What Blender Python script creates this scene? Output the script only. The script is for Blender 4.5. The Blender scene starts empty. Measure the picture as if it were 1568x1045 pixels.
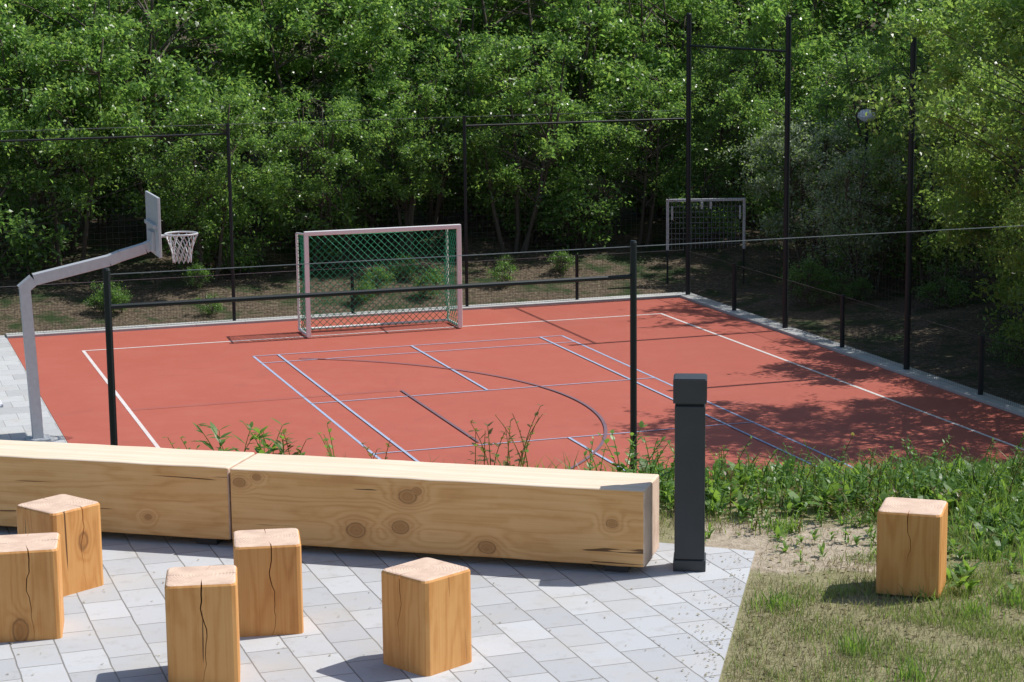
import bpy, math, random
import numpy as np
from mathutils import Vector, Matrix
random.seed(7); RNG=np.random.default_rng(7)
sc=bpy.context.scene
COL=sc.collection
CZ=-3.693            # court level (terrace is z=0)
E1=(0.949,0.316); E2=(0.316,-0.949); OX,OY=-8.08,38.50
def CT(a,b,z=0.0):   # court frame -> world
    return (OX+E1[0]*a+E2[0]*b, OY+E1[1]*a+E2[1]*b, CZ+z)
CANG=math.atan2(E1[1],E1[0])
R=math.radians

# ------------------------------------------------------------------ materials
def newmat(name):
    m=bpy.data.materials.new(name); m.use_nodes=True
    nt=m.node_tree; nt.nodes.clear()
    out=nt.nodes.new('ShaderNodeOutputMaterial')
    return m,nt,out
def nd(nt,t,**k):
    n=nt.nodes.new(t)
    for a,v in k.items(): setattr(n,a,v)
    return n
def L(nt,a,b): nt.links.new(a,b)
def ramp(nt,fac,stops):
    r=nt.nodes.new('ShaderNodeValToRGB')
    e=r.color_ramp.elements
    while len(e)<len(stops): e.new(0.5)
    for i,(p,c) in enumerate(stops):
        e[i].position=p; e[i].color=(*c,1) if len(c)==3 else c
    L(nt,fac,r.inputs[0]); return r.outputs[0]
def mix(nt,fac,a,b,mode='MIX'):
    m=nt.nodes.new('ShaderNodeMix'); m.data_type='RGBA'; m.blend_type=mode
    for idx,v in ((0,fac),(6,a),(7,b)):
        if hasattr(v,'is_output'): L(nt,v,m.inputs[idx])
        elif isinstance(v,(int,float)): m.inputs[idx].default_value=v
        else: m.inputs[idx].default_value=(*v,1)
    return m.outputs[2]
def math_(nt,op,a,b=0.0,c=None):
    m=nt.nodes.new('ShaderNodeMath'); m.operation=op
    for i,v in enumerate((a,b,c)):
        if v is None: continue
        if hasattr(v,'is_output'): L(nt,v,m.inputs[i])
        else: m.inputs[i].default_value=v
    return m.outputs[0]
def mapping(nt,src,scale=(1,1,1),rot=(0,0,0),loc=(0,0,0)):
    m=nt.nodes.new('ShaderNodeMapping')
    m.inputs['Scale'].default_value=scale; m.inputs['Rotation'].default_value=rot; m.inputs['Location'].default_value=loc
    L(nt,src,m.inputs[0]); return m.outputs[0]
def noise(nt,vec,scale,detail=4,rough=0.55,dist=0.0):
    n=nt.nodes.new('ShaderNodeTexNoise'); n.inputs['Scale'].default_value=scale
    n.inputs['Detail'].default_value=detail; n.inputs['Roughness'].default_value=rough
    n.inputs['Distortion'].default_value=dist
    L(nt,vec,n.inputs['Vector']); return n.outputs[0]
def bsdf(nt,out,col,rough=0.6,metal=0.0,spec=0.5,bump=None,bs=0.3,bd=0.01):
    p=nt.nodes.new('ShaderNodeBsdfPrincipled')
    if hasattr(col,'is_output'): L(nt,col,p.inputs['Base Color'])
    else: p.inputs['Base Color'].default_value=(*col,1)
    if hasattr(rough,'is_output'): L(nt,rough,p.inputs['Roughness'])
    else: p.inputs['Roughness'].default_value=rough
    p.inputs['Metallic'].default_value=metal
    p.inputs['Specular IOR Level'].default_value=spec
    if bump is not None:
        b=nt.nodes.new('ShaderNodeBump'); b.inputs['Strength'].default_value=bs; b.inputs['Distance'].default_value=bd
        L(nt,bump,b.inputs['Height']); L(nt,b.outputs[0],p.inputs['Normal'])
    if out is not None: L(nt,p.outputs[0],out.inputs[0])
    return p
def simple(name,col,rough=0.5,metal=0.0,var=0.25,scale=6.0,spec=0.5,bs=0.1):
    m,nt,out=newmat(name)
    g=nd(nt,'ShaderNodeNewGeometry').outputs['Position']
    n=noise(nt,g,scale,5)
    c=mix(nt,n,tuple(x*(1-var) for x in col),tuple(min(1,x*(1+var)) for x in col))
    bsdf(nt,out,c,rough,metal,spec,bump=noise(nt,g,scale*12,3),bs=bs,bd=0.004)
    return m

def mat_leaf(name,dark,light,trans,rough=0.36,tf=0.46):
    m,nt,out=newmat(name)
    g=nd(nt,'ShaderNodeNewGeometry')
    oi=nd(nt,'ShaderNodeObjectInfo')
    n=noise(nt,g.outputs['Position'],0.55,3)
    f=math_(nt,'ADD',math_(nt,'MULTIPLY',g.outputs['Random Per Island'],0.45),math_(nt,'MULTIPLY',n,0.5))
    f=math_(nt,'ADD',f,math_(nt,'MULTIPLY',oi.outputs['Random'],0.28))
    c=ramp(nt,f,[(0.25,dark),(0.98,light)])
    t=ramp(nt,f,[(0.25,tuple(x*0.6 for x in trans)),(0.98,trans)])
    p=bsdf(nt,None,c,rough,0,0.5)
    tr=nd(nt,'ShaderNodeBsdfTranslucent'); L(nt,t,tr.inputs[0])
    mx=nd(nt,'ShaderNodeMixShader'); mx.inputs[0].default_value=tf
    L(nt,p.outputs[0],mx.inputs[1]); L(nt,tr.outputs[0],mx.inputs[2]); L(nt,mx.outputs[0],out.inputs[0])
    return m
M_leaf=mat_leaf('leaf_green',(0.052,0.115,0.028),(0.16,0.285,0.075),(0.34,0.62,0.12),rough=0.32)
M_leaf2=mat_leaf('leaf_yellowgreen',(0.085,0.155,0.030),(0.22,0.34,0.075),(0.50,0.74,0.14))
M_leaf3=mat_leaf('leaf_silver',(0.18,0.24,0.13),(0.46,0.52,0.38),(0.38,0.50,0.26))
M_weed=mat_leaf('weed_leaf',(0.065,0.14,0.025),(0.18,0.31,0.06),(0.36,0.58,0.08),rough=0.42)
M_weedred=mat_leaf('weed_red',(0.12,0.09,0.035),(0.24,0.20,0.06),(0.36,0.32,0.08))
M_grass=mat_leaf('grass_blade',(0.10,0.16,0.035),(0.26,0.31,0.09),(0.34,0.46,0.10),rough=0.5)
M_dry=mat_leaf('dry_grass',(0.26,0.21,0.11),(0.52,0.45,0.28),(0.34,0.30,0.15),rough=0.6)
M_bark=simple('bark',(0.08,0.065,0.048),0.9,var=0.5,scale=8,bs=0.6)
M_dark=simple('anthracite_steel',(0.026,0.029,0.032),0.42,var=0.25,scale=10)
M_fence=simple('fence_steel',(0.012,0.017,0.019),0.55,var=0.3,scale=4,spec=0.3)
M_wire=simple('galvanised_wire',(0.30,0.31,0.33),0.5,0.4)
M_netdark=simple('fence_net',(0.02,0.022,0.022),0.7)
M_galv=simple('galvanised_steel',(0.50,0.52,0.54),0.5,0.3,var=0.15,scale=14)
M_alu=simple('aluminium',(0.82,0.81,0.81),0.42,0.2,var=0.06)
M_netgreen=simple('green_net',(0.010,0.24,0.12),0.7)
M_white=simple('white_paint',(0.72,0.73,0.75),0.5,var=0.06)
M_lamp=simple('lamp_cover',(0.75,0.72,0.76),0.35,var=0.05)

def mat_line(name,col):
    m,nt,out=newmat(name)
    g=nd(nt,'ShaderNodeNewGeometry').outputs['Position']
    n=noise(nt,g,30,4); n2=noise(nt,g,2.0,3)
    c=mix(nt,ramp(nt,n,[(0.35,(0,0,0)),(0.62,(1,1,1))]),tuple(x*0.8 for x in col),col)
    c=mix(nt,math_(nt,'MULTIPLY',n2,0.30),c,(0.40,0.13,0.10))
    bsdf(nt,out,c,0.7,0,0.3); return m
M_lw=mat_line('line_white',(0.74,0.72,0.70)); M_lb=mat_line('line_blue',(0.36,0.48,0.66)); M_lk=mat_line('line_grey',(0.15,0.12,0.16))

def mat_court():
    m,nt,out=newmat('red_court')
    g=nd(nt,'ShaderNodeNewGeometry').outputs['Position']
    big=noise(nt,g,0.35,5,0.6); mid=noise(nt,g,2.3,5,0.6); fine=noise(nt,g,90,3)
    c=mix(nt,big,(0.385,0.093,0.060),(0.46,0.122,0.084))
    c=mix(nt,math_(nt,'MULTIPLY',ramp(nt,mid,[(0.45,(0,0,0)),(0.75,(1,1,1))]),0.25),c,(0.51,0.18,0.13))
    c=mix(nt,math_(nt,'MULTIPLY',fine,0.35),c,(0.27,0.07,0.05))
    st=noise(nt,mapping(nt,g,(0.6,0.6,1)),1.1,6,0.7,1.5)
    c=mix(nt,math_(nt,'MULTIPLY',ramp(nt,st,[(0.58,(0,0,0)),(0.66,(1,1,1))]),0.16),c,(0.25,0.08,0.07))
    bsdf(nt,out,c,0.65,0,0.3,bump=fine,bs=0.35,bd=0.003); return m
M_court=mat_court()

def mat_pave(name,ang,bw=0.30,rh=0.20,col=(0.48,0.49,0.50),mort=(0.18,0.17,0.15)):
    m,nt,out=newmat(name)
    g=nd(nt,'ShaderNodeNewGeometry').outputs['Position']
    wv=nd(nt,'ShaderNodeTexNoise'); wv.inputs['Scale'].default_value=6; L(nt,g,wv.inputs['Vector'])
    vs=nd(nt,'ShaderNodeVectorMath',operation='SCALE'); L(nt,wv.outputs[1],vs.inputs[0]); vs.inputs['Scale'].default_value=0.010
    va=nd(nt,'ShaderNodeVectorMath',operation='ADD'); L(nt,g,va.inputs[0]); L(nt,vs.outputs[0],va.inputs[1])
    v=mapping(nt,va.outputs[0],rot=(0,0,ang))
    b=nd(nt,'ShaderNodeTexBrick'); L(nt,v,b.inputs['Vector'])
    b.inputs['Scale'].default_value=1; b.inputs['Mortar Size'].default_value=0.004; b.inputs['Mortar Smooth'].default_value=0.3
    b.inputs['Brick Width'].default_value=bw; b.inputs['Row Height'].default_value=rh; b.inputs['Bias'].default_value=0
    b.inputs['Color1'].default_value=(col[0]*0.84,col[1]*0.84,col[2]*0.85,1); b.inputs['Color2'].default_value=(col[0]*1.10,col[1]*1.10,col[2]*1.10,1)
    b.inputs['Mortar'].default_value=(*mort,1)
    n=noise(nt,g,190,3); n2=noise(nt,g,2.2,5,0.65); n3=noise(nt,g,9,4,0.7)
    c=mix(nt,math_(nt,'MULTIPLY',n,0.45),b.outputs[0],(0.33,0.33,0.33))
    c=mix(nt,math_(nt,'MULTIPLY',ramp(nt,n2,[(0.48,(0,0,0)),(0.75,(1,1,1))]),0.40),c,(0.42,0.38,0.31))
    c=mix(nt,math_(nt,'MULTIPLY',ramp(nt,n3,[(0.55,(0,0,0)),(0.70,(1,1,1))]),0.34),c,(0.29,0.27,0.24))
    h=math_(nt,'ADD',math_(nt,'MULTIPLY',b.outputs['Fac'],-1.0),math_(nt,'MULTIPLY',n,0.15))
    bsdf(nt,out,c,0.85,0,0.3,bump=h,bs=0.7,bd=0.006); return m
M_pave=mat_pave('concrete_pavers',R(90-19))
M_pave2=mat_pave('concrete_slabs',-CANG,0.5,0.5,(0.48,0.49,0.49))
M_kerb=mat_pave('kerb_concrete',-CANG,1.0,1.0,(0.48,0.48,0.46))

def mat_ground():
    m,nt,out=newmat('ground_soil')
    g=nd(nt,'ShaderNodeNewGeometry').outputs['Position']
    sep=nd(nt,'ShaderNodeSeparateXYZ'); L(nt,g,sep.inputs[0])
    n1=noise(nt,g,1.3,6,0.65); n2=noise(nt,g,14,5,0.7); n3=noise(nt,g,60,3)
    litter=ramp(nt,n2,[(0.30,(0.03,0.022,0.015)),(0.5,(0.10,0.075,0.05)),(0.66,(0.20,0.16,0.11)),(0.8,(0.32,0.27,0.19))])
    litter=mix(nt,ramp(nt,n1,[(0.48,(0,0,0)),(0.60,(1,1,1))]),litter,(0.030,0.050,0.016))
    soil=ramp(nt,n2,[(0.3,(0.24,0.19,0.135)),(0.55,(0.40,0.335,0.25)),(0.75,(0.52,0.45,0.36))])
    grs=mix(nt,n2,(0.13,0.135,0.05),(0.34,0.30,0.18))
    dx=math_(nt,'DIVIDE',math_(nt,'SUBTRACT',sep.outputs[0],1.6),0.75)
    dy=math_(nt,'DIVIDE',math_(nt,'SUBTRACT',sep.outputs[1],10.9),0.65)
    d=math_(nt,'SQRT',math_(nt,'ADD',math_(nt,'MULTIPLY',dx,dx),math_(nt,'MULTIPLY',dy,dy)))
    d=math_(nt,'ADD',d,math_(nt,'MULTIPLY',math_(nt,'SUBTRACT',n1,0.5),2.2))
    soil=mix(nt,ramp(nt,d,[(0.75,(0,0,0)),(1.0,(1,1,1))]),soil,grs)
    f=nd(nt,'ShaderNodeMapRange'); L(nt,sep.outputs[1],f.inputs[0]); f.inputs[1].default_value=19; f.inputs[2].default_value=24
    c=mix(nt,f.outputs[0],soil,litter)
    bsdf(nt,out,c,0.95,0,0.2,bump=math_(nt,'ADD',n2,math_(nt,'MULTIPLY',n3,0.4)),bs=0.8,bd=0.03); return m
M_ground=mat_ground()

def mat_wood(name,axis,c_light,c_mid,c_dark,klist=None):
    m,nt,out=newmat(name)
    tc=nd(nt,'ShaderNodeTexCoord').outputs['Object']
    oi=nd(nt,'ShaderNodeObjectInfo').outputs['Random']
    off=nd(nt,'ShaderNodeCombineXYZ')
    for i in range(3): L(nt,math_(nt,'MULTIPLY',oi,13.7+5*i),off.inputs[i])
    va=nd(nt,'ShaderNodeVectorMath',operation='ADD'); L(nt,tc,va.inputs[0]); L(nt,off.outputs[0],va.inputs[1]); v=va.outputs[0]
    s=(0.30,3.2,3.2) if axis==0 else (3.2,3.2,0.4)
    low=noise(nt,mapping(nt,v,s),1.0,3,0.5)
    wob=noise(nt,v,9,3)
    if klist:
        flat=mapping(nt,tc,(0.75,0.25,1.0)); d=None
        for (kx,kz,kr) in klist:
            ds=nd(nt,'ShaderNodeVectorMath',operation='DISTANCE'); L(nt,flat,ds.inputs[0]); ds.inputs[1].default_value=(kx*0.75,0,kz)
            dd=math_(nt,'MULTIPLY',ds.outputs['Value'],0.03/kr)
            d=dd if d is None else math_(nt,'MINIMUM',d,dd)
        d=math_(nt,'MULTIPLY',d,4.2)
    else:
        vo=nd(nt,'ShaderNodeTexVoronoi'); L(nt,mapping(nt,v,(2.8,2.8,1.7)),vo.inputs['Vector']); vo.inputs['Scale'].default_value=1.0
        d=math_(nt,'MULTIPLY',vo.outputs['Distance'],1.25)
    halo=math_(nt,'POWER',math_(nt,'MAXIMUM',math_(nt,'SUBTRACT',1.0,math_(nt,'MULTIPLY',d,1.7 if klist else 3.0)),0.0),2.0)
    phase=math_(nt,'ADD',math_(nt,'MULTIPLY',low,16.0),math_(nt,'MULTIPLY',halo,5.0))
    phase=math_(nt,'ADD',phase,math_(nt,'MULTIPLY',wob,0.7))
    ring=math_(nt,'ADD',math_(nt,'MULTIPLY',math_(nt,'SINE',math_(nt,'MULTIPLY',phase,6.283),0),0.5),0.5)
    ring=math_(nt,'POWER',ring,1.8)
    fs=(1.5,120,120) if axis==0 else (120,120,1.5)
    fib=noise(nt,mapping(nt,v,fs),1.0,4,0.6)
    blot=noise(nt,v,2.5,3)
    f=math_(nt,'ADD',math_(nt,'MULTIPLY',ring,0.20),math_(nt,'MULTIPLY',fib,0.50))
    f=math_(nt,'ADD',f,math_(nt,'MULTIPLY',blot,0.36))
    c=ramp(nt,f,[(0.28,c_light),(0.60,c_mid),(1.0,c_dark)])
    dk=math_(nt,'ADD',d,math_(nt,'MULTIPLY',math_(nt,'SUBTRACT',wob,0.5),0.10))
    kh=ramp(nt,dk,[(0.08,(1,1,1)),(0.36 if klist else 0.26,(0,0,0))])
    c=mix(nt,math_(nt,'MULTIPLY',kh,0.42),c,c_dark)
    kn=ramp(nt,dk,[(0.09,(1,1,1)),(0.15,(0,0,0))])
    c=mix(nt,math_(nt,'MULTIPLY',kn,0.38),c,tuple(x*0.5 for x in c_dark))
    kr_=ramp(nt,dk,[(0.115,(0,0,0)),(0.135,(1,1,1)),(0.16,(0,0,0))])
    c=mix(nt,math_(nt,'MULTIPLY',kr_,0.55),c,(0.07,0.03,0.014))
    cs=(1.1,30,30) if axis==0 else (30,30,1.0)
    cr=noise(nt,mapping(nt,v,cs),1.0,2,0.5,0.6)
    crk=ramp(nt,cr,[(0.705,(0,0,0)),(0.72,(1,1,1))])
    c=mix(nt,math_(nt,'MULTIPLY',crk,0.85),c,(0.06,0.026,0.012))
    h=math_(nt,'SUBTRACT',math_(nt,'MULTIPLY',fib,0.35),math_(nt,'MULTIPLY',crk,1.5))
    bsdf(nt,out,c,0.60,0,0.3,bump=h,bs=0.45,bd=0.004); return m
CW=((0.77,0.46,0.20),(0.66,0.355,0.13),(0.42,0.175,0.052))
M_beamR=mat_wood('beam_wood_right',0,*CW,klist=[(-1.27,0.36,0.034),(-1.22,0.39,0.018),(-1.56,0.16,0.034),(-1.31,0.19,0.030),(-0.84,0.11,0.030),(-0.17,0.28,0.020),(-2.22,0.385,0.022),(-2.12,0.42,0.015)])
M_beamL=mat_wood('beam_wood_left',0,*CW,klist=[(-0.48,0.16,0.014),(-1.9,0.15,0.02)])
M_stool=mat_wood('stool_wood',2,(0.70,0.37,0.13),(0.60,0.275,0.082),(0.38,0.14,0.034))
def mat_top(name):
    m,nt,out=newmat(name)
    tc=nd(nt,'ShaderNodeTexCoord').outputs['Object']
    n=noise(nt,mapping(nt,tc,(1.2,60,60)),1.0,4,0.6); n2=noise(nt,tc,3,4)
    c=ramp(nt,n,[(0.3,(0.80,0.68,0.54)),(0.7,(0.64,0.50,0.35))])
    c=mix(nt,math_(nt,'MULTIPLY',n2,0.4),c,(0.68,0.50,0.34))
    bsdf(nt,out,c,0.7,0,0.3,bump=n,bs=0.3,bd=0.003); return m
M_beamtop=mat_top('beam_top_pale')  # paler, less saturated wood colour for the beams' upper face
def mat_end(name):
    m,nt,out=newmat(name)
    tc=nd(nt,'ShaderNodeTexCoord').outputs['Object']
    w=noise(nt,tc,7,3)
    ln=nd(nt,'ShaderNodeVectorMath',operation='LENGTH'); L(nt,mapping(nt,tc,(1,1,0.0)),ln.inputs[0])
    r=math_(nt,'ADD',math_(nt,'MULTIPLY',ln.outputs[1],70.0),math_(nt,'MULTIPLY',w,5.0))
    ring=math_(nt,'ADD',math_(nt,'MULTIPLY',math_(nt,'SINE',math_(nt,'MULTIPLY',r,6.283)),0.5),0.5)
    blot=noise(nt,tc,9,4)
    c=mix(nt,math_(nt,'MULTIPLY',ring,0.4),(0.70,0.53,0.41),(0.54,0.35,0.23))
    c=mix(nt,math_(nt,'MULTIPLY',ramp(nt,blot,[(0.4,(0,0,0)),(0.65,(1,1,1))]),0.55),c,(0.42,0.28,0.21))
    bsdf(nt,out,c,0.75,0,0.3,bump=ring,bs=0.25,bd=0.003); return m
M_end=mat_end('end_grain')

# ------------------------------------------------------------------ mesh builder
class B:
    def __init__(s): s.v=[];s.f=[];s.m=[]
    def quad(s,p,mi=0):
        i=len(s.v); s.v+= [tuple(x) for x in p]; s.f.append(tuple(range(i,i+len(p)))); s.m.append(mi)
    def box(s,c,size,rot=0.0,mi=0):
        hx,hy,hz=[x/2 for x in size]; i=len(s.v)
        cr,sr=math.cos(rot),math.sin(rot)
        for z in(-hz,hz):
            for x,y in((-hx,-hy),(hx,-hy),(hx,hy),(-hx,hy)):
                s.v.append((c[0]+x*cr-y*sr,c[1]+x*sr+y*cr,c[2]+z))
        for f in((0,3,2,1),(4,5,6,7),(0,1,5,4),(1,2,6,5),(2,3,7,6),(3,0,4,7)):
            s.f.append(tuple(i+k for k in f)); s.m.append(mi)
    def tube(s,p,q,r0,r1=None,n=8,mi=0,cap=True,roll=0.0):
        r1=r0 if r1 is None else r1
        p=Vector(p);q=Vector(q);d=(q-p)
        if d.length<1e-6:return
        d.normalize(); a=Vector((0,0,1)) if abs(d.z)<0.95 else Vector((math.cos(CANG),math.sin(CANG),0))
        u=d.cross(a).normalized(); w=d.cross(u); i=len(s.v)
        for c,r in((p,r0),(q,r1)):
            for k in range(n):
                t=2*math.pi*(k+0.5)/n+roll
                s.v.append(tuple(c+(u*math.cos(t)+w*math.sin(t))*r))
        for k in range(n):
            s.f.append((i+k,i+(k+1)%n,i+n+(k+1)%n,i+n+k)); s.m.append(mi)
        if cap:
            s.f.append(tuple(i+k for k in reversed(range(n)))); s.m.append(mi)
            s.f.append(tuple(i+n+k for k in range(n))); s.m.append(mi)
    def path(s,pts,rs,n=7,mi=0):
        for k in range(len(pts)-1): s.tube(pts[k],pts[k+1],rs[k],rs[k+1],n,mi,cap=(k==len(pts)-2))
    def build(s,name,mats,parent=None,bevel=0,smooth=False,loc=None,rot=0.0,segs=2):
        me=bpy.data.meshes.new(name)
        me.from_pydata([tuple(map(float,x)) for x in s.v],[],s.f)
        me.polygons.foreach_set('material_index',np.array(s.m,dtype=np.int32))
        for m in mats: me.materials.append(m)
        if smooth: me.polygons.foreach_set('use_smooth',np.ones(len(s.f),dtype=bool))
        me.update()
        o=bpy.data.objects.new(name,me); COL.objects.link(o)
        if loc: o.location=loc
        o.rotation_euler[2]=rot
        if parent: o.parent=parent
        if bevel:
            md=o.modifiers.new('bevel','BEVEL'); md.width=bevel; md.segments=segs; md.limit_method='ANGLE'; md.angle_limit=R(40)
        return o
def empty(name,loc=(0,0,0),rot=0.0):
    e=bpy.data.objects.new(name,None); COL.objects.link(e); e.location=loc; e.rotation_euler[2]=rot; e.empty_display_size=0.2; return e
def mesh_np(name,V,F,mats,MI=None):
    me=bpy.data.meshes.new(name)
    me.vertices.add(len(V)); me.vertices.foreach_set('co',np.asarray(V,dtype=np.float32).ravel())
    loops=np.concatenate([f.ravel() for f in F]); tot=np.concatenate([np.full(len(f),f.shape[1]) for f in F])
    st=np.concatenate([[0],np.cumsum(tot)[:-1]])
    me.loops.add(len(loops)); me.loops.foreach_set('vertex_index',loops.astype(np.int32))
    me.polygons.add(len(tot)); me.polygons.foreach_set('loop_start',st.astype(np.int32)); me.polygons.foreach_set('loop_total',tot.astype(np.int32))
    if MI is not None: me.polygons.foreach_set('material_index',MI.astype(np.int32))
    for m in mats: me.materials.append(m)
    me.update(calc_edges=True); me.validate(); return me

# ------------------------------------------------------------------ ground
def sm(t): t=np.clip(t,0,1); return t*t*(3-2*t)
def vnoise(x,y,s):
    return (np.sin(x*s*1.7+1.3*np.sin(y*s*1.1))+np.sin(y*s*2.1+1.7*np.sin(x*s*0.9+2))+np.sin((x+y)*s*1.3+0.5))/3
def GH(x,y):
    x=np.asarray(x,float); y=np.asarray(y,float)
    a=(x-OX)*E1[0]+(y-OY)*E1[1]; b=(x-OX)*E2[0]+(y-OY)*E2[1]
    toe=18.5+0.33*np.clip(x,-8,8)
    t=sm((y-12.0)/(toe-12.0))
    h=-3.765*t
    far=np.maximum(-b-2.5,0); rt=np.maximum(a-13.5,0); lf=np.maximum(-a-6,0)
    onlow=sm((y-20)/3)
    rise=0.13*np.minimum(far,45)+0.05*np.minimum(rt,60)+0.08*np.minimum(lf,50)
    h=h+onlow*rise+onlow*0.10*vnoise(x,y,0.9)*np.clip((far+rt+lf)*0.4,0,1)
    h=h+0.05*vnoise(x,y,1.5)*sm((y-12)/2)*sm((toe-y)/2)
    h=h+0.018*vnoise(x,y,3.0)*sm((x-1.6)/0.8)*sm((13-y)/1)
    return h
def axis(lo,hi,step,far):
    c=list(np.arange(lo,hi+1e-6,step)); s=step; v=hi
    up=[]
    while v<far: s*=1.35; v+=s; up.append(v)
    s=step; v=lo; dn=[]
    while v>-far: s*=1.35; v-=s; dn.append(v)
    return np.array(dn[::-1]+c+up)
gx=axis(-20,24,0.4,700); gy=axis(4,66,0.4,700)
X,Y=np.meshgrid(gx,gy,indexing='ij'); Z=GH(X,Y)
V=np.stack([X,Y,Z],-1).reshape(-1,3); nx,ny=X.shape
I=np.arange(nx*ny).reshape(nx,ny)
F=np.stack([I[:-1,:-1],I[1:,:-1],I[1:,1:],I[:-1,1:]],-1).reshape(-1,4)
me=mesh_np('ground',V,[F],[M_ground]); me.polygons.foreach_set('use_smooth',np.ones(len(F),dtype=bool))
COL.objects.link(bpy.data.objects.new('ground',me))

# ------------------------------------------------------------------ terrace paving
b=B()
poly=[(1.285,10.72),(0.62,10.98),(-4.2,12.05),(-9,12.05),(-9,1.5),(-0.5,1.5)]
b.v+=[(x,y,0.012) for x,y in poly]+[(x,y,-0.08) for x,y in poly]
n=len(poly); b.f.append(tuple(reversed(range(n)))); b.m.append(0)
for k in range(n): b.f.append((k,(k+1)%n,n+(k+1)%n,n+k)); b.m.append(0)
b.build('terrace_paving',[M_pave])

# ------------------------------------------------------------------ court
def slab(b,a0,a1,b0,b1,ztop,zbot,mi=0):
    P=[CT(a0,b0),CT(a1,b0),CT(a1,b1),CT(a0,b1)]
    i=len(b.v); b.v+=[(p[0],p[1],CZ+ztop) for p in P]+[(p[0],p[1],CZ+zbot) for p in P]
    b.f+= [(i+3,i+2,i+1,i),(i,i+1,i+5,i+4),(i+1,i+2,i+6,i+5),(i+2,i+3,i+7,i+6),(i+3,i,i+4,i+7)]; b.m+=[mi]*5
b=B(); slab(b,-1.22,13.0,-2.0,18.0,0.0,-0.2); b.build('sports_court',[M_court])
b=B()
slab(b,-1.23,13.38,-2.35,-2.004,0.05,-0.25); slab(b,13.004,13.38,-2.0,18.0,0.05,-0.25); slab(b,-1.23,13.38,18.004,18.5,0.03,-0.25)
b.build('court_kerb',[M_kerb],bevel=0.01)
b=B(); slab(b,-5.5,-1.234,-2.35,18.5,0.012,-0.25); b.build('side_path',[M_pave2])
def ln(b,a0,b0,a1,b1,w,z=0.004):
    dx,dy=a1-a0,b1-b0; l=math.hypot(dx,dy); px,py=-dy/l*w/2,dx/l*w/2
    b.quad([CT(a0-px,b0-py,z),CT(a0+px,b0+py,z),CT(a1+px,b1+py,z),CT(a1-px,b1-py,z)])
b=B(); w=0.06
ln(b,-0.03,0,11.79,0,w); ln(b,0,0.03,0,17.4,w); ln(b,11.76,0.03,11.76,17.4,w); ln(b,-0.03,17.43,11.79,17.43,w)
b.build('court_marking_white',[M_lw])
b=B(); w=0.045
a0,a1,s0,s1,c0=2.88,8.94,3.34,8.48,5.90; t0,t1=1.80,15.20
for a in(a0,a1): ln(b,a,t0,a,t1,w)
Z2=0.008
for t in(t0,t1,t0+0.76,t1-0.76,t0+4.72,t1-4.72): ln(b,a0-w/2,t,a1+w/2,t,w*0.8,Z2)
for a in(s0,s1): ln(b,a,t0,a,t1,w,0.012)
ln(b,c0,t0,c0,t0+4.72,w,0.012); ln(b,c0,t1-4.72,c0,t1,w,0.012)
b.build('court_marking_blue',[M_lb])
# basketball markings (three-point arc and free-throw line) around the left-hand hoop
b=B()
def arc(ca,cb,r,t0,t1,n,w,z):
    P=[(ca+r*math.cos(t0+(t1-t0)*k/n),cb+r*math.sin(t0+(t1-t0)*k/n)) for k in range(n+1)]
    for (p,q) in zip(P[:-1],P[1:]):
        def off(pt,s): 
            ux,uy=pt[0]-ca,pt[1]-cb; l=math.hypot(ux,uy); return (ca+ux*(l+s)/l,cb+uy*(l+s)/l)
        A=off(p,-w/2);Bq=off(p,w/2);C=off(q,w/2);D=off(q,-w/2)
        b.quad([CT(*A,z),CT(*D,z),CT(*C,z),CT(*Bq,z)])
arc(0.62,8.0,6.38,-R(62),R(62),60,0.05,0.016)
ln(b,4.54,6.0,4.54,10.3,0.045,0.016); ln(b,0.03,6.0,4.5,6.0,0.018,0.020)
b.build('court_marking_grey',[M_lk])

# ------------------------------------------------------------------ fences
def wire(b,p,q,r,mi=0,n=4):
    ln_=max(1,int(math.dist(p,q)/1.2)) if abs(p[2]-q[2])<0.5*math.dist(p,q) else 1
    for k in range(ln_):
        u=tuple(p[i]+(q[i]-p[i])*k/ln_ for i in range(3)); v=tuple(p[i]+(q[i]-p[i])*(k+1)/ln_ for i in range(3))
        b.tube(u,v,r,r,n,mi,cap=False)
def net(b,fn,L0,L1,z0,z1,sp,r,mi):
    k=L0+sp
    while k<L1: wire(b,fn(k,z0),fn(k,z1),r,mi,3); k+=sp
    z=z0
    while z<=z1+1e-6: wire(b,fn(L0,z),fn(L1,z),r,mi,3); z+=sp
FB=-2.18; ff=lambda a,z: CT(a,FB,z)
E=empty('far_fence')
b=B()
for a in(-11.55,-6.6,-1.65,3.3,8.25): b.tube(ff(a,0),ff(a,4.05),0.036,n=10)
for a in(-9,-4.1,0.8,5.78,10.72): b.tube(ff(a,0),ff(a,1.03),0.036,n=10)
b.build('posts',[M_fence],E)
b=B()
for x0,x1 in((-11.55,3.3),(8.25,13.2)): b.tube(ff(x0,3.84),ff(x1,3.84),0.022,n=8)
b.build('rails',[M_fence],E)
b=B(); wire(b,ff(-11.55,4.03),ff(13.2,4.03),0.005,1)
wire(b,ff(3.3,3.5),ff(-1.65,1.9),0.006); wire(b,ff(9.8,3.1),ff(13.2,2.0),0.006)
wire(b,ff(-11.55,1.0),ff(13.2,1.0),0.005,1)
net(b,ff,-11.55,13.2,1.0,4.0,0.12,0.0020,0); net(b,ff,-11.55,13.2,0.05,1.0,0.06,0.0020,0)
b.build('net',[M_netdark,M_wire],E)
RA=13.2; fr=lambda t,z: CT(RA,t,z)
E=empty('side_fence')
b=B()
for t in(-1.95,2.83,7.62,12.42,17.2): b.tube(fr(t,0),fr(t,6.06),0.055,n=12); b.tube(fr(t,6.06),fr(t,6.09),0.062,0.04,n=12)
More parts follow.
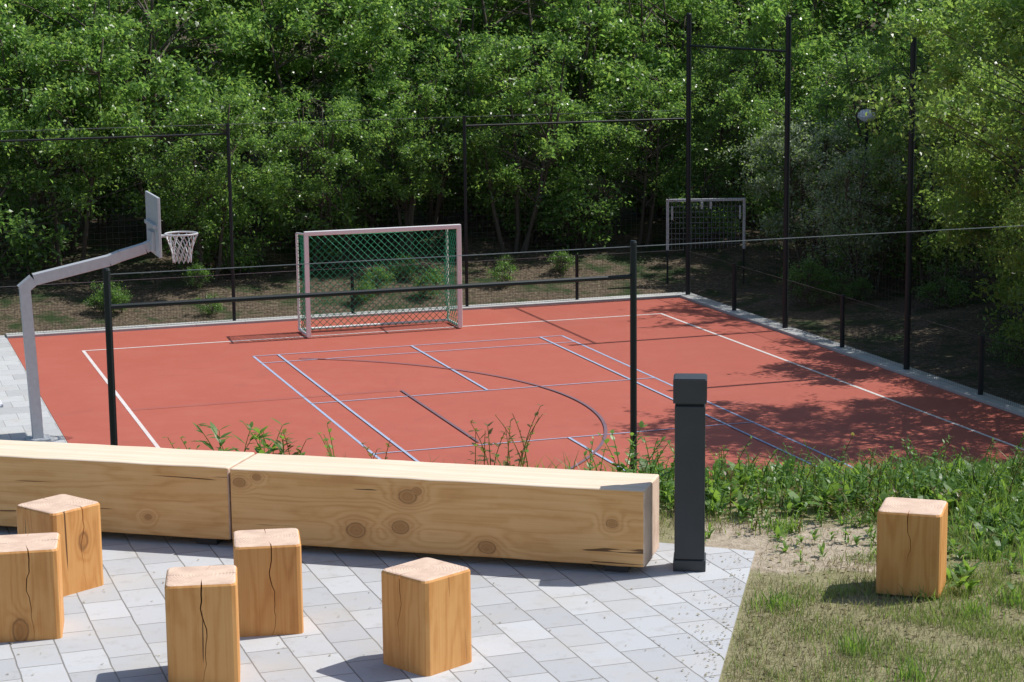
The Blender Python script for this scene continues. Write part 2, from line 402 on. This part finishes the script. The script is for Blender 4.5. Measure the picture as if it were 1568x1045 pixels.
for t in(0.45,5.22,10.05,14.8): b.tube(fr(t,0),fr(t,1.03),0.045,n=10)
b.build('posts',[M_fence],E)
b=B(); b.tube(fr(-1.95,5.40),fr(2.83,5.40),0.026,n=8); b.tube(fr(12.42,5.40),fr(17.2,5.40),0.026,n=8)
b.build('rails',[M_fence],E)
b=B(); wire(b,fr(-1.95,1.0),fr(17.2,1.0),0.008,0)
net(b,fr,-1.95,17.2,1.0,6.0,0.12,0.0018,0); net(b,fr,-1.95,17.2,0.05,1.0,0.06,0.0022,0)
b.build('net',[M_netdark,M_wire],E)
NB=18.2; fn=lambda a,z: CT(a,NB,z)
E=empty('near_fence')
b=B()
for a in(-1.83,3.86,9.55,13.2): b.tube(fn(a,0),fn(a,3.92),0.037,n=12); b.tube(fn(a,3.92),fn(a,3.945),0.041,0.03,n=12)
b.build('posts',[M_fence],E)
b=B(); b.tube(fn(-1.83,3.55),fn(3.86,3.55),0.026,n=8); b.build('rails',[M_fence],E)
b=B(); wire(b,fn(-1.83,3.88),fn(13.2,3.88),0.005,1)
wire(b,fn(-1.83,1.0),fn(13.2,1.0),0.0018,1)
b.build('cables',[M_netdark,M_wire],E)

# ------------------------------------------------------------------ goal
def handball_goal():
    g0,g1,bf,bb,h=4.29,7.36,0.22,-0.60,2.04
    E=empty('handball_goal')
    b=B(); s=0.042*math.sqrt(2)
    Rr=lambda p,q,r=s: b.tube(p,q,r,n=4,cap=True)
    for a in(g0,g1): Rr(CT(a,bf,0.02),CT(a,bf,h-0.04))
    Rr(CT(g0-0.04,bf,h),CT(g1+0.04,bf,h))
    b.build('front_frame',[M_alu],E,bevel=0.01)
    b=B()
    for a in(g0,g1):
        b.tube(CT(a,bf-0.045,0.05),CT(a,bb,0.05),0.03,n=10)
        b.tube(CT(a,bb,0.05),CT(a,bb,h-0.08),0.026,n=10)
        b.tube(CT(a,bf-0.045,h-0.02),CT(a,bb,h-0.08),0.02,n=10)
    b.tube(CT(g0,bb,0.05),CT(g1,bb,0.05),0.028,n=10)
    b.build('rear_frame',[M_alu],E)
    b=B(); r=0.0065; sp=0.10
    def diag(fn,W,H):
        n=int((W+H)/(sp*1.414))+1
        for k in range(1,n+1):
            c=k*sp*1.414
            x0=min(c,W);y0=c-x0; y1=min(c,H);x1=c-y1
            if y0<=H and x1<=W:
                for (p,q) in (((x0,y0),(x1,y1)),((W-x0,y0),(W-x1,y1))):
                    pm=[(p[0]+(q[0]-p[0])*t/5,p[1]+(q[1]-p[1])*t/5) for t in range(6)]
                    for u,v in zip(pm[:-1],pm[1:]): wire(b,fn(*u),fn(*v),r,0,3)
    W=g1-g0; H=h-0.08
    sg=lambda x,y,d: d*math.sin(math.pi*min(max(x/W,0),1))*math.sin(math.pi*min(max(y/H,0),1))+0.02*math.sin(x*5)*math.sin(y*3)
    diag(lambda x,y: CT(g0+x,bb+0.05+sg(x,y,0.16),y+0.02),W,H)
    D=bf-bb-0.07
    for a,s in((g0+0.03,1),(g1-0.03,-1)): diag(lambda x,y: CT(a+s*0.05*math.sin(math.pi*y/H),bb+0.03+x,y+0.02),D,H)
    diag(lambda x,y: CT(g0+x,bb+0.03+y,h-0.08+0.06*y/D-0.05*math.sin(math.pi*min(max(x/W,0),1))),W,D)
    b.build('net',[M_netgreen],E)
handball_goal()

# ------------------------------------------------------------------ basketball hoop
def basketball():
    E=empty('basketball_hoop'); pb=7.71; pa=-1.62
    b=B(); P=lambda a,z,db=0: CT(a,pb+db,z)
    b.tube(P(pa,0.0),P(pa-0.09,2.38),0.115,0.115,n=4)
    pts=[(pa-0.14,2.30),(pa+0.05,2.45),(-0.45,2.68),(-0.28,2.74),(0.10,2.84),(0.22,2.90)]
    b.path([P(*p) for p in pts],[0.12,0.12,0.115,0.115,0.11,0.10],n=4)
    b.box(P(pa,0.027),(0.36,0.36,0.03),CANG)
    b.build('pole_and_arm',[M_galv],E,bevel=0.008)
    b=B()
    b.box(P(0.245,3.20),(0.04,1.20,0.90),CANG)
    b.box(P(0.20,3.20),(0.05,0.9,0.06),CANG); b.box(P(0.20,2.95),(0.05,0.5,0.30),CANG)
    b.build('backboard',[M_galv],E,bevel=0.006)
    b=B(); ca,zr,Rr=0.66,3.03,0.245
    N=28; C=[P(ca+Rr*math.cos(2*math.pi*k/N),zr,Rr*math.sin(2*math.pi*k/N)) for k in range(N+1)]
    for p,q in zip(C[:-1],C[1:]): b.tube(p,q,0.015,n=6,cap=False)
    b.box(P(0.34,3.01),(0.18,0.14,0.03),CANG)
    for k in range(12):
        t=2*math.pi*k/12; p=P(ca+Rr*math.cos(t),zr,Rr*math.sin(t)); q=P(ca+Rr*math.cos(t),zr-0.05,Rr*math.sin(t)); b.tube(p,q,0.009,n=4)
    b.build('rim',[M_galv],E)
    b=B(); NN=12
    lev=[(0.0,0.24),(0.1,0.20),(0.2,0.165),(0.30,0.145),(0.42,0.14)]
    for j in range(len(lev)-1):
        z0,r0=lev[j]; z1,r1=lev[j+1]
        for k in range(NN):
            for s in(-1,1):
                t0=2*math.pi*(k+0.5*(j%2))/NN; t1=t0+s*math.pi/NN
                b.tube(P(ca+r0*math.cos(t0),zr-0.02-z0,r0*math.sin(t0)),P(ca+r1*math.cos(t1),zr-0.02-z1,r1*math.sin(t1)),0.0075,n=4,cap=False)
    b.build('chain_net',[M_galv],E)
basketball()

def small_goal():
    cx,cy=4.36,46.1
    z=float(GH(cx,cy))
    E=empty('metal_goal',(cx,cy,0),R(3))
    b=B(); W,H=1.72,1.08; zb=-2.86
    for x in(-W/2,W/2): b.box((x,0,zb+H/2),(0.06,0.06,H)); b.box((x,0,(zb+z)/2-0.1),(0.04,0.04,abs(zb-z)+0.2),mi=1)
    b.box((0,0,zb+H+0.03),(W+0.065,0.065,0.06))
    for x in(-1,1): b.box((x*0.10,-0.06,zb+H-0.09),(0.05,0.03,0.16)); b.box((x*(W/2-0.1),-0.04,zb+H-0.25),(0.04,0.04,0.3))
    b.build('frame',[M_galv,M_fence],E,bevel=0.006)
    b=B()
    k=-W/2+0.09
    while k<W/2-0.04: b.box((k,0,zb+H/2),(0.012,0.012,H-0.03)); k+=0.09
    for j in range(1,9): b.box((0,0.014,zb+j*H/9),(W-0.08,0.012,0.012))
    b.build('grid',[simple('dull_grid_steel',(0.10,0.11,0.12),0.6)],E)
small_goal()

def lamp():
    x,y=8.0,46.6; z0=float(GH(x,y)); zt=0.02
    E=empty('park_lamp',(x,y,0))
    b=B(); b.tube((0,0,z0),(0,0,zt-0.12),0.05,0.035,n=12); b.build('post',[M_fence],E)
    b=B(); prof=[(0.20,-0.02),(0.21,0.02),(0.19,0.09),(0.13,0.15),(0.04,0.18)]
    for (r0,za),(r1,zb) in zip(prof[:-1],prof[1:]): b.tube((0,0,zt+za),(0,0,zt+zb),r0,r1,n=20,cap=False)
    b.tube((0,0,zt-0.12),(0,0,zt-0.02),0.06,0.19,n=20); b.tube((0,0,zt+0.179),(0,0,zt+0.181),0.04,0.04,n=20)
    b.build('head',[M_lamp],E,smooth=True)
lamp()

def bench():
    p=CT(-2.62,7.0,0.0); E=empty('park_bench',(p[0],p[1],CZ+0.012),CANG)
    b=B()
    for k in range(4): b.box((0,-0.18+0.12*k,0.45),(1.1,0.09,0.035))
    for k in range(2): b.box((0,0.25+0.02*k,0.62+0.13*k),(1.1,0.03,0.09))
    b.build('slats',[M_white],E,bevel=0.006)
    b=B()
    for x in(-0.42,0.42):
        b.box((x,-0.15,0.215),(0.05,0.05,0.43)); b.box((x,0.2,0.215),(0.05,0.05,0.43)); b.box((x,0.02,0.41),(0.04,0.42,0.035)); b.tube((x,0.24,0.40),(x,0.29,0.80),0.02,n=8)
    b.build('legs',[M_galv],E)
bench()

# ------------------------------------------------------------------ logs, stools, bollard
def logbench(name,p0,length,ang,seed,mat):
    rnd=random.Random(seed)
    E=empty(name,(p0[0],p0[1],0.0),ang)
    T,H,z0=0.39,0.405,0.055
    b=B(); n=16
    sec=[(0,0),(T,0),(T,H),(0,H)]
    for k in range(n+1):
        x=-length*k/n
        for (y,z) in sec:
            b.v.append((x,y+rnd.uniform(-.0018,.0018),z0+z+rnd.uniform(-.0018,.0018)))
    for k in range(n):
        for j in range(4):
            i0=k*4+j; i1=k*4+(j+1)%4
            b.f.append((i0,i0+4,i1+4,i1)); b.m.append(1 if j==2 else 0)
    b.f.append((0,1,2,3)); b.m.append(2); b.f.append((4*n+3,4*n+2,4*n+1,4*n)); b.m.append(2)
    b.build('beam',[mat,M_beamtop,M_end],E,bevel=0.011,segs=3)
    b=B()
    for x in(-0.16,-length+0.2): b.box((x,T/2,0.034),(0.12,0.30,0.042))
    b.build('supports',[M_dark],E)
LA=math.atan2(-0.268,0.963)
logbench('log_bench',(0.665,10.265),2.275,LA,1,M_beamR)
q0=(0.665-0.963*2.287,10.265+0.268*2.287)
logbench('log_bench',(q0[0],q0[1]+0.012),2.6,LA+R(0.4),2,M_beamL)

def stool(x,y,rot,w=0.30,h=0.445,seed=0):
    rnd=random.Random(seed); ch=0.024
    half=w/2; levels=14
    cr={}
    def outline(zf):
        P=[]
        for s in range(4):
            a=s*math.pi/2
            pts=[(-half+ch,-half)]
            if s in cr:
                c,wd,dp,bot=cr[s]
                off=c+0.010*math.sin(zf*7+s*2+seed)+0.005*math.sin(zf*17+seed)+0.002*math.sin(zf*41+seed)
                ww=wd*max(0.0,(zf-bot)/(1-bot)) if zf>bot else 0.0002
                dd=dp if zf>bot else 0.0004
                nx=off*(half-dd)/half
                pts+= [(off-ww/2-0.0004,-half),(nx,-half+max(dd,0.0005)),(off+ww/2+0.0004,-half)]
            else: pts+=[(-0.05,-half),(0,-half),(0.05,-half)]
            pts+=[(half-ch,-half),(half-ch*0.3,-half+ch*0.3)]
            for px,py in pts: P.append((px*math.cos(a)-py*math.sin(a),px*math.sin(a)+py*math.cos(a)))
        return P
    for s in range(4):
        if rnd.random()<0.85: cr[s]=(rnd.uniform(-0.06,0.06),rnd.uniform(0.002,0.0065),rnd.uniform(0.06,0.12),rnd.choice([-0.2,0.0,0.15,0.4]))
    b=B(); M=None
    for k in range(levels+1):
        zf=k/levels; P=outline(zf); M=len(P)
        for px,py in P: b.v.append((px,py,zf*(h-0.012)))
    P=outline(1.0)
    for px,py in P: b.v.append((px*0.965,py*0.965,h-0.003))
    for px,py in P: b.v.append((px*0.92,py*0.92,h))
    for k in range(levels+2):
        for j in range(M):
            i0=k*M+j; i1=k*M+(j+1)%M
            b.f.append((i0,i1,i1+M,i0+M)); b.m.append(0 if k<levels+1 else 1)
    c=len(b.v); b.v.append((0,0,h)); t=(levels+2)*M
    for j in range(M): b.f.append((t+j,t+(j+1)%M,c)); b.m.append(1)
    b.build('wooden_stool',[M_stool,M_end],loc=(x,y,0.012),rot=rot)
stool(-1.375,8.80,R(7),0.31,0.455,11)
stool(-1.170,9.50,R(8),0.315,0.435,12)
stool(-2.305,9.46,R(10),0.32,0.435,13)
stool(-2.305,10.20,R(50),0.31,0.435,14)
stool(-0.395,8.93,R(46),0.295,0.435,15)
stool(1.985,10.02,R(-18),0.315,0.42,16)

def bollard():
    E=empty('bollard_light',(0.91,10.42,0.012),R(-6))
    b=B(); w=0.155
    b.box((0,0,0.03),(w+0.012,w+0.012,0.06)); b.build('base',[M_dark],E,bevel=0.004)
    b=B(); b.box((0,0,0.06+0.405),(w,w,0.81)); b.build('shaft',[M_dark],E,bevel=0.006)
    b=B(); b.box((0,0,0.877),(w-0.02,w-0.02,0.012)); b.build('gap',[M_fence],E)
    b=B(); b.box((0,0,0.945),(w+0.016,w+0.016,0.122)); b.box((0,0,1.0085),(w+0.004,w+0.004,0.005)); b.build('head',[M_dark],E,bevel=0.005)
bollard()

# ------------------------------------------------------------------ vegetation
def leaves_np(P,rng,l0,l1,wr=0.5,up=0.8,droop=0.3):
    n=len(P)
    N=rng.normal(size=(n,3)); N/=np.linalg.norm(N,axis=1,keepdims=True); N[:,2]+=up; N/=np.linalg.norm(N,axis=1,keepdims=True)
    D=rng.normal(size=(n,3)); D[:,2]-=droop; D-=N*np.sum(D*N,1,keepdims=True); D/=np.linalg.norm(D,axis=1,keepdims=True)
    S=np.cross(N,D); l=rng.uniform(l0,l1,(n,1)); w=l*wr*rng.uniform(0.8,1.2,(n,1))
    v0=P; v1=P+D*l*0.45+S*w/2+N*l*0.06; v2=P+D*l-N*l*0.08; v3=P+D*l*0.45-S*w/2+N*l*0.06
    return np.stack([v0,v1,v2,v3],1).reshape(-1,3)
def make_tree(name,seed,H,base,Rd,nclump,per,l0,l1,leafmats,stems=1,cr=0.45,flat=0.6):
    rng=np.random.default_rng(seed); rnd=random.Random(seed)
    b=B()
    ch=(H-base)/2; cz=base+ch
    tr=[]
    for s in range(stems):
        ang=rnd.uniform(0,6.28); r=0.25*Rd*(0 if stems==1 else rnd.uniform(0.4,1.6))
        x0=0 if stems==1 else 0.3*math.cos(ang)*rnd.random(); y0=0 if stems==1 else 0.3*math.sin(ang)*rnd.random()
        pts=[];k=7
        for j in range(k+1):
            t=j/k
            pts.append((x0+math.cos(ang)*r*t*1.4+0.12*math.sin(3*t+ang)+rnd.uniform(-.05,.05),y0+math.sin(ang)*r*t*1.4+rnd.uniform(-.05,.05)+0.1*math.sin(4*t),-0.3+t*(H*0.9+0.3)))
        rr=(0.020*H if stems==1 else 0.009*H)
        b.path(pts,[rr*(1-0.85*j/k)+0.008 for j in range(k+1)],n=7,mi=0); tr.append(pts)
    C=[]
    ph=rng.uniform(0,6.28,8)
    while len(C)<nclump:
        d=rng.normal(size=3); d/=np.linalg.norm(d); rad=rng.uniform(0.35,1)**0.45
        lob=1+0.22*math.sin(3*math.atan2(d[1],d[0])+ph[0]+2*d[2])+0.18*math.sin(5*d[2]+ph[1]+math.atan2(d[1],d[0]))
        p=np.array([d[0]*Rd*rad*lob,d[1]*Rd*rad*lob,cz+d[2]*ch*rad*(0.9+0.1*lob)])
        if p[2]<base*0.75: continue
        C.append(p)
    C=np.array(C)
    for p in C:
        pts=rnd.choice(tr); hz=max(p[2]-0.35*math.hypot(p[0],p[1])-0.2,0.15*H)
        idx=min(range(len(pts)),key=lambda k:abs(pts[k][2]-hz)); q=pts[idx]
        m=tuple(0.5*(q[i]+p[i])+rnd.uniform(-.12,.12)+(0.12 if i==2 else 0) for i in range(3))
        b.path([q,m,tuple(p)],[0.022,0.013,0.005],n=4,mi=0)
    allP=[]
    for p in C:
        n=int(per*rng.uniform(0.5,1.4)); s=cr*rng.uniform(0.6,1.25)
        tw=rng.normal(size=(9,3))*np.array([s,s,s*flat])
        k=rng.integers(0,9,n); t=rng.uniform(0.1,1.1,(n,1))
        allP.append(p+tw[k]*t+rng.normal(size=(n,3))*0.07)
    P=np.concatenate(allP); LV=leaves_np(P,rng,l0,l1)
    bv=np.array(b.v); nb=len(bv)
    V=np.concatenate([bv,LV]); LF=(np.arange(len(P)*4).reshape(-1,4)+nb)
    fb4=np.array([f for f in b.f if len(f)==4]); Fs=[fb4]; nbf=len(fb4)
    byn={}
    for f in b.f:
        if len(f)!=4: byn.setdefault(len(f),[]).append(f)
    for k,v in byn.items(): Fs.append(np.array(v)); nbf+=len(v)
    Fs.append(LF)
    mi=np.zeros(nbf+len(LF),int); mi[nbf:]=1
    if len(leafmats)>1: mi[nbf:]=1+(rng.random(len(LF))<0.3)
    return mesh_np(name,V,Fs,[M_bark]+leafmats,mi)
def put(me,name,x,y,rot,s,sz=1.0,dz=0.0):
    o=bpy.data.objects.new(name,me); COL.objects.link(o)
    o.location=(x,y,float(GH(x,y))+dz); o.rotation_euler=(0,0,rot); o.scale=(s,s,s*sz); return o
small=[make_tree('understory_tree_mesh',20+i,5.6,1.5,2.0,70,240,0.08,0.13,[M_leaf,M_leaf2],stems=4,cr=0.36) for i in range(3)]
big=[make_tree('forest_tree_mesh',30+i,9.5,2.2,3.0,110,180,0.12,0.19,[M_leaf,M_leaf2],stems=1,cr=0.55) for i in range(3)]
shr=[make_tree('shrub_mesh',40+i,1.5,0.15,0.8,26,100,0.06,0.11,[M_leaf,M_leaf],stems=4,cr=0.22) for i in range(2)]
silver=make_tree('flowering_shrub_mesh',50,4.2,0.8,1.5,60,280,0.06,0.10,[M_leaf3,M_leaf2],stems=5,cr=0.35)
near=make_tree('field_maple_mesh',60,8.5,2.6,3.3,200,340,0.07,0.12,[M_leaf2,M_leaf],stems=2,cr=0.42)
nbush=make_tree('hazel_bush_mesh',61,4.6,0.7,1.7,80,260,0.07,0.11,[M_leaf2,M_leaf2],stems=6,cr=0.34)
rnd=random.Random(5)
def place_ct(me,name,a,bb,s=1.0,sz=1.0):
    p=CT(a,bb); put(me,name,p[0],p[1],rnd.uniform(0,6.28),s,sz)
a=-13
while a<27:
    aa=a+rnd.uniform(-.6,.6)
    place_ct(rnd.choice(small),'understory_tree',aa,-6.6+rnd.uniform(-.9,.9),rnd.uniform(0.66,1.05)); a+=2.7
a=-15
while a<30:
    place_ct(rnd.choice(small),'understory_tree',a+rnd.uniform(-.7,.7),-9.6+rnd.uniform(-.9,.9),rnd.uniform(1.05,1.4)); a+=3.1
for row,(bb,s0,s1,st) in enumerate([(-13.2,0.8,1.05,3.7),(-17.5,1.0,1.25,4.5),(-23,1.1,1.4,5.2),(-30,1.3,1.6,6)]):
    a=-15-row*2
    while a<28+row*2:
        place_ct(rnd.choice(big),'forest_tree',a+rnd.uniform(-1,1),bb+rnd.uniform(-1.2,1.2),rnd.uniform(s0,s1)); a+=st
for (a,bb,s) in [(18.9,-3.6,0.95),(20.8,0.5,1.05),(20.8,4.6,0.95),(22,7.2,1.1),(24.5,2,1.2),(24.5,-2,1.2),(21.5,11.5,1.0),(25.5,10,1.2),(23,15,1.1),(29,6,1.3),(29,0,1.3)]:
    place_ct(rnd.choice(big if s>1.02 else small),'forest_tree' if s>1.02 else 'understory_tree',a,bb,s)
for (a,bb,s) in [(17.0,-4.6,0.7),(18.9,1.6,0.62),(18.6,5.8,0.7),(18.3,9.0,0.6)]:
    place_ct(rnd.choice(small),'understory_tree',a,bb,s)
put(silver,'flowering_shrub',7.6,44.0,0.4,0.80); put(silver,'flowering_shrub',6.7,46.2,2.1,0.9); put(nbush,'hazel_bush',9.1,44.0,2.1,0.85)
put(near,'field_maple',9.9,31.8,1.0,0.98); put(near,'field_maple',12.2,27.2,3.0,1.0)
put(nbush,'hazel_bush',9.45,33.8,2.0,0.80); put(nbush,'hazel_bush',9.5,36.8,4.0,1.12); put(nbush,'hazel_bush',10.0,39.6,5.0,1.2)
k=0
while k<16:
    a=rnd.uniform(-6,12.4)
    place_ct(rnd.choice(shr),'shrub',a,rnd.uniform(-5.4,-3.1),rnd.uniform(0.2,0.5)); k+=1
for k in range(44):
    place_ct(rnd.choice(shr),'shrub',rnd.uniform(-9,19),rnd.uniform(-12,-6.2),rnd.uniform(0.9,1.7))
for k in range(14):
    place_ct(rnd.choice(shr),'shrub',rnd.uniform(14.8,17.5),rnd.uniform(-1,14),rnd.uniform(0.3,0.7))
for k in range(10):
    place_ct(rnd.choice(shr),'shrub',rnd.uniform(17.5,21),rnd.uniform(-3,12),rnd.uniform(1.0,1.6))

# grass
def grass(name,n,xr,yr,h0,h1,mat,dens=None,w=0.004,seed=1):
    rng=np.random.default_rng(seed)
    x=rng.uniform(*xr,n);y=rng.uniform(*yr,n)
    keep=x>(0.88+(y-8.65)*0.196+0.005+0.05*rng.random(n))
    keep|= y>11.0
    if dens is not None: keep&= rng.random(n)<dens(x,y)
    x=x[keep];y=y[keep];n=len(x);z=GH(x,y)-0.004
    P=np.stack([x,y,z],1); t=rng.uniform(0,6.283,n); h=rng.uniform(h0,h1,(n,1))*(0.6+0.4*rng.random((n,1)))
    S=np.stack([np.cos(t),np.sin(t),0*t],1)*w/2; t2=rng.uniform(0,6.283,n)
    Ld=np.stack([np.cos(t2),np.sin(t2),0*t],1); lean=rng.uniform(0.1,0.9,(n,1))*h
    up=np.array([0,0,1.0])
    v=[P-S,P+S,P+up*h*0.6+Ld*lean*0.35+S*0.8,P+up*h*0.6+Ld*lean*0.35-S*0.8,P+up*h*0.95+Ld*lean]
    V=np.stack(v,1).reshape(-1,3); I=np.arange(n)*5
    me=mesh_np(name,V,[np.stack([I,I+1,I+2,I+3],1),np.stack([I+3,I+2,I+4],1)],[mat])
    COL.objects.link(bpy.data.objects.new(name,me))
bare=lambda x,y: np.clip(((x-1.6)/0.75)**2+((y-10.9)/0.65)**2+0.9*vnoise(x,y,4)-0.35,0.03,1)
tuft=lambda x,y: np.clip(0.40+0.8*vnoise(x,y,5.5)+0.4*vnoise(x+3,y*1.3,11),0.03,1)
grass('lawn_grass',140000,(0.8,4.4),(7.6,11.8),0.025,0.08,M_grass,lambda x,y:bare(x,y)*tuft(x,y)*np.clip(0.36+0.5*(x-1.2),0.25,1),seed=2)
grass('dry_grass',56000,(0.8,4.4),(7.6,11.6),0.02,0.055,M_dry,lambda x,y:np.clip(0.85-0.35*(x-1.3),0.1,1)*np.clip(bare(x,y),0.12,1),seed=3)
rg=np.random.default_rng(77); tc_=np.stack([rg.uniform(1.2,3.8,80),rg.uniform(8.2,11.2,80)],1); tc_=tc_[(rg.random(80)<(tc_[:,0]-1.0)/2.0)]
def tufts(x,y):
    d=np.full_like(x,9.0)
    for c in tc_: d=np.minimum(d,(x-c[0])**2+(y-c[1])**2)
    return np.exp(-d/0.006)*0.8
grass('grass_tufts',90000,(1.1,4.0),(8.0,11.4),0.05,0.14,M_weed,tufts,w=0.005,seed=14)
grass('tall_grass',46000,(1.2,5.0),(8.0,12.6),0.07,0.20,M_weed,lambda x,y:bare(x,y)*np.clip(0.40*(x-2.0)+0.4*(y-11.0)+0.3*vnoise(x,y,3),0,1),w=0.006,seed=4)
grass('slope_grass',30000,(-9,9),(12.1,18),0.08,0.28,M_weed,None,w=0.008,seed=5)

def wleaf(b,p,az,el,l,w,mi,curl=0.8):
    p=Vector(p); n=4; pts=[]
    for k in range(n+1):
        t=k/n; e=el-curl*t
        pts.append(p.copy()); d=Vector((math.cos(az)*math.cos(e),math.sin(az)*math.cos(e),math.sin(e))); p=p+d*l/n
    s=Vector((-math.sin(az),math.cos(az),0)); wd=[0.15,0.8,1.0,0.65,0.05]
    i=len(b.v)
    for q,f in zip(pts,wd): b.v.append(tuple(q-s*w*f/2)); b.v.append(tuple(q+s*w*f/2))
    for k in range(n): b.f.append((i+2*k,i+2*k+1,i+2*k+3,i+2*k+2)); b.m.append(mi)
def rosette(b,x,y,z,s,rn,wr=(0.2,0.34)):
    for k in range(rn.randint(6,12)):
        l=s*rn.uniform(0.5,1.15); wleaf(b,(x,y,z+rn.uniform(0,0.05)),rn.uniform(0,6.28),rn.uniform(0.4,1.45),l,l*rn.uniform(*wr),0,rn.uniform(0.4,1.6))
def stalk(b,x,y,z,h,rn,mi=0,ls=0.10,wr=0.35):
    lx,ly=rn.uniform(-.35,.35),rn.uniform(-.3,.1); n=8; pts=[]
    for k in range(n+1):
        t=k/n; pts.append(Vector((x+lx*h*t*t,y+ly*h*t*t,z+h*t*(1-0.08*t))))
    b.path(pts,[0.0045*(1-0.6*k/n) for k in range(n+1)],n=5,mi=mi)
    for k in range(2,n+1):
        for j in range(rn.randint(1,3)):
            l=ls*rn.uniform(0.5,1.1)*(1.15-0.5*k/n); wleaf(b,pts[k],rn.uniform(0,6.28),rn.uniform(0.1,1.0),l,l*wr,mi if rn.random()<0.8 else 0,rn.uniform(0.2,1.0))
rn=random.Random(9)
b=B()
cnt=0
while cnt<430:
    x=rn.uniform(0.72,4.6); y=rn.uniform(11.0,12.7)
    if x<1.25 and y<11.25: continue
    if y<11.5 and rn.random()<0.7 and x<2.6: continue
    s=rn.uniform(0.07,0.17) if y>11.5 else rn.uniform(0.04,0.11)
    rosette(b,x,y,float(GH(x,y))-0.01,s,rn,rn.choice([(0.2,0.34),(0.1,0.18),(0.35,0.5)])); cnt+=1
for k in range(120):
    x=rn.uniform(2.2,3.7); y=rn.uniform(9.6,11.4); rosette(b,x,y,float(GH(x,y))-0.01,rn.uniform(0.05,0.14),rn)
for k in range(60):
    x=rn.uniform(1.0,2.6); y=rn.uniform(10.3,11.4)
    if x<1.35 and y<10.8: continue
    rosette(b,x,y,float(GH(x,y))-0.01,rn.uniform(0.03,0.07),rn)
for k in range(380):
    x=rn.uniform(0.8,4.6); y=rn.uniform(11.4,12.5); stalk(b,x,y,float(GH(x,y))-0.01,rn.uniform(0.10,0.34),rn,mi=rn.choice([0,0,0,0,1]),ls=rn.uniform(0.035,0.075),wr=rn.uniform(0.25,0.6))
for k in range(50):
    x=rn.uniform(1.3,3.6); y=rn.uniform(10.9,11.5); stalk(b,x,y,float(GH(x,y))-0.01,rn.uniform(0.08,0.20),rn,mi=rn.choice([0,0,1]),ls=0.04,wr=0.5)
b.build('weeds',[M_weed,M_weedred])
for (x,h,mi,ls,cn) in [(-1.98,0.42,0,0.06,3),(-1.72,0.45,0,0.15,5),(-1.46,0.49,0,0.15,6),(-1.34,0.42,1,0.10,3),(-1.03,0.46,0,0.06,4),(-0.82,0.40,1,0.06,3),(-0.22,0.44,1,0.07,5),(-0.02,0.52,1,0.07,4),(0.08,0.58,1,0.04,3),(0.45,0.34,0,0.06,4),(0.68,0.42,0,0.08,6),(0.85,0.38,0,0.07,6)]:
    b=B()
    for k in range(cn):
        xx=x+rn.uniform(-.09,.09); yy=12.12+rn.uniform(-.1,.12)-0.03*x
        stalk(b,xx,yy,float(GH(xx,yy))-0.02,h*rn.uniform(0.85,1.12),rn,mi=mi,ls=ls,wr=0.33 if ls>0.1 else 0.55)
    b.build('wild_plant',[M_weed,M_weedred])
rng=np.random.default_rng(3); n=2500
x=rng.uniform(0.8,4,n); y=rng.uniform(8,12.2,n); k=x>(0.95+(y-8.65)*0.196); x=x[k];y=y[k]
P=np.stack([x,y,GH(x,y)+0.006],1)
# scattered crumbs of leaf and soil on the paving, more near the lawn edge and under the logs
n=420; yy=rng.uniform(8.3,10.7,n); ed=0.88+(yy-8.65)*0.196
xx=np.where(rng.random(n)<0.6,ed-0.02-rng.exponential(0.09,n),rng.uniform(-3,0.9,n)); kk=xx<ed
P2=np.stack([xx[kk],yy[kk],np.full(kk.sum(),0.017)],1)
LV=np.concatenate([leaves_np(P,rng,0.012,0.04,0.6,up=3.0,droop=0),leaves_np(P2,rng,0.006,0.020,0.6,up=4.0,droop=0)])
me=mesh_np('leaf_litter',LV,[np.arange(len(LV)).reshape(-1,4)],[M_dry]); COL.objects.link(bpy.data.objects.new('leaf_litter',me))

# ------------------------------------------------------------------ light, world, camera
sunv=Vector((0.947*math.cos(R(53.7)),0.324*math.cos(R(53.7)),math.sin(R(53.7)))).normalized()
sd=bpy.data.lights.new('sun','SUN'); sd.energy=5.0; sd.angle=R(0.5); sd.color=(1.0,0.97,0.92)
so=bpy.data.objects.new('sun',sd); COL.objects.link(so); so.rotation_euler=(-sunv).to_track_quat('-Z','Y').to_euler(); so.location=(10,10,20)
w=bpy.data.worlds.new('World'); sc.world=w; w.use_nodes=True
nt=w.node_tree; nt.nodes.clear(); o=nt.nodes.new('ShaderNodeOutputWorld'); bg=nt.nodes.new('ShaderNodeBackground'); sk=nt.nodes.new('ShaderNodeTexSky')
sk.sky_type='NISHITA'; sk.sun_disc=False; sk.sun_elevation=R(53.7); sk.sun_rotation=math.atan2(0.947,0.324)
bg.inputs[1].default_value=0.135; nt.links.new(sk.outputs[0],bg.inputs[0]); nt.links.new(bg.outputs[0],o.inputs[0])
sc.view_settings.view_transform='Standard'; sc.view_settings.look='None'; sc.view_settings.exposure=0
cd=bpy.data.cameras.new('camera'); cd.sensor_width=36; cd.lens=36*3174.5/1568; cd.clip_end=2000; cd.clip_start=0.1
co=bpy.data.objects.new('camera',cd); COL.objects.link(co)
p,r=0.1696,-0.011
Fv=Vector((0,math.cos(p),-math.sin(p))); Uv=Vector((0,math.sin(p),math.cos(p))); Xv=Vector((1,0,0))
Rv=math.cos(r)*Xv+math.sin(r)*Uv; Vv=-math.sin(r)*Xv+math.cos(r)*Uv
M=Matrix((Rv,Vv,-Fv)).transposed().to_4x4(); M.translation=Vector((0,0,3.0)); co.matrix_world=M
sc.camera=co
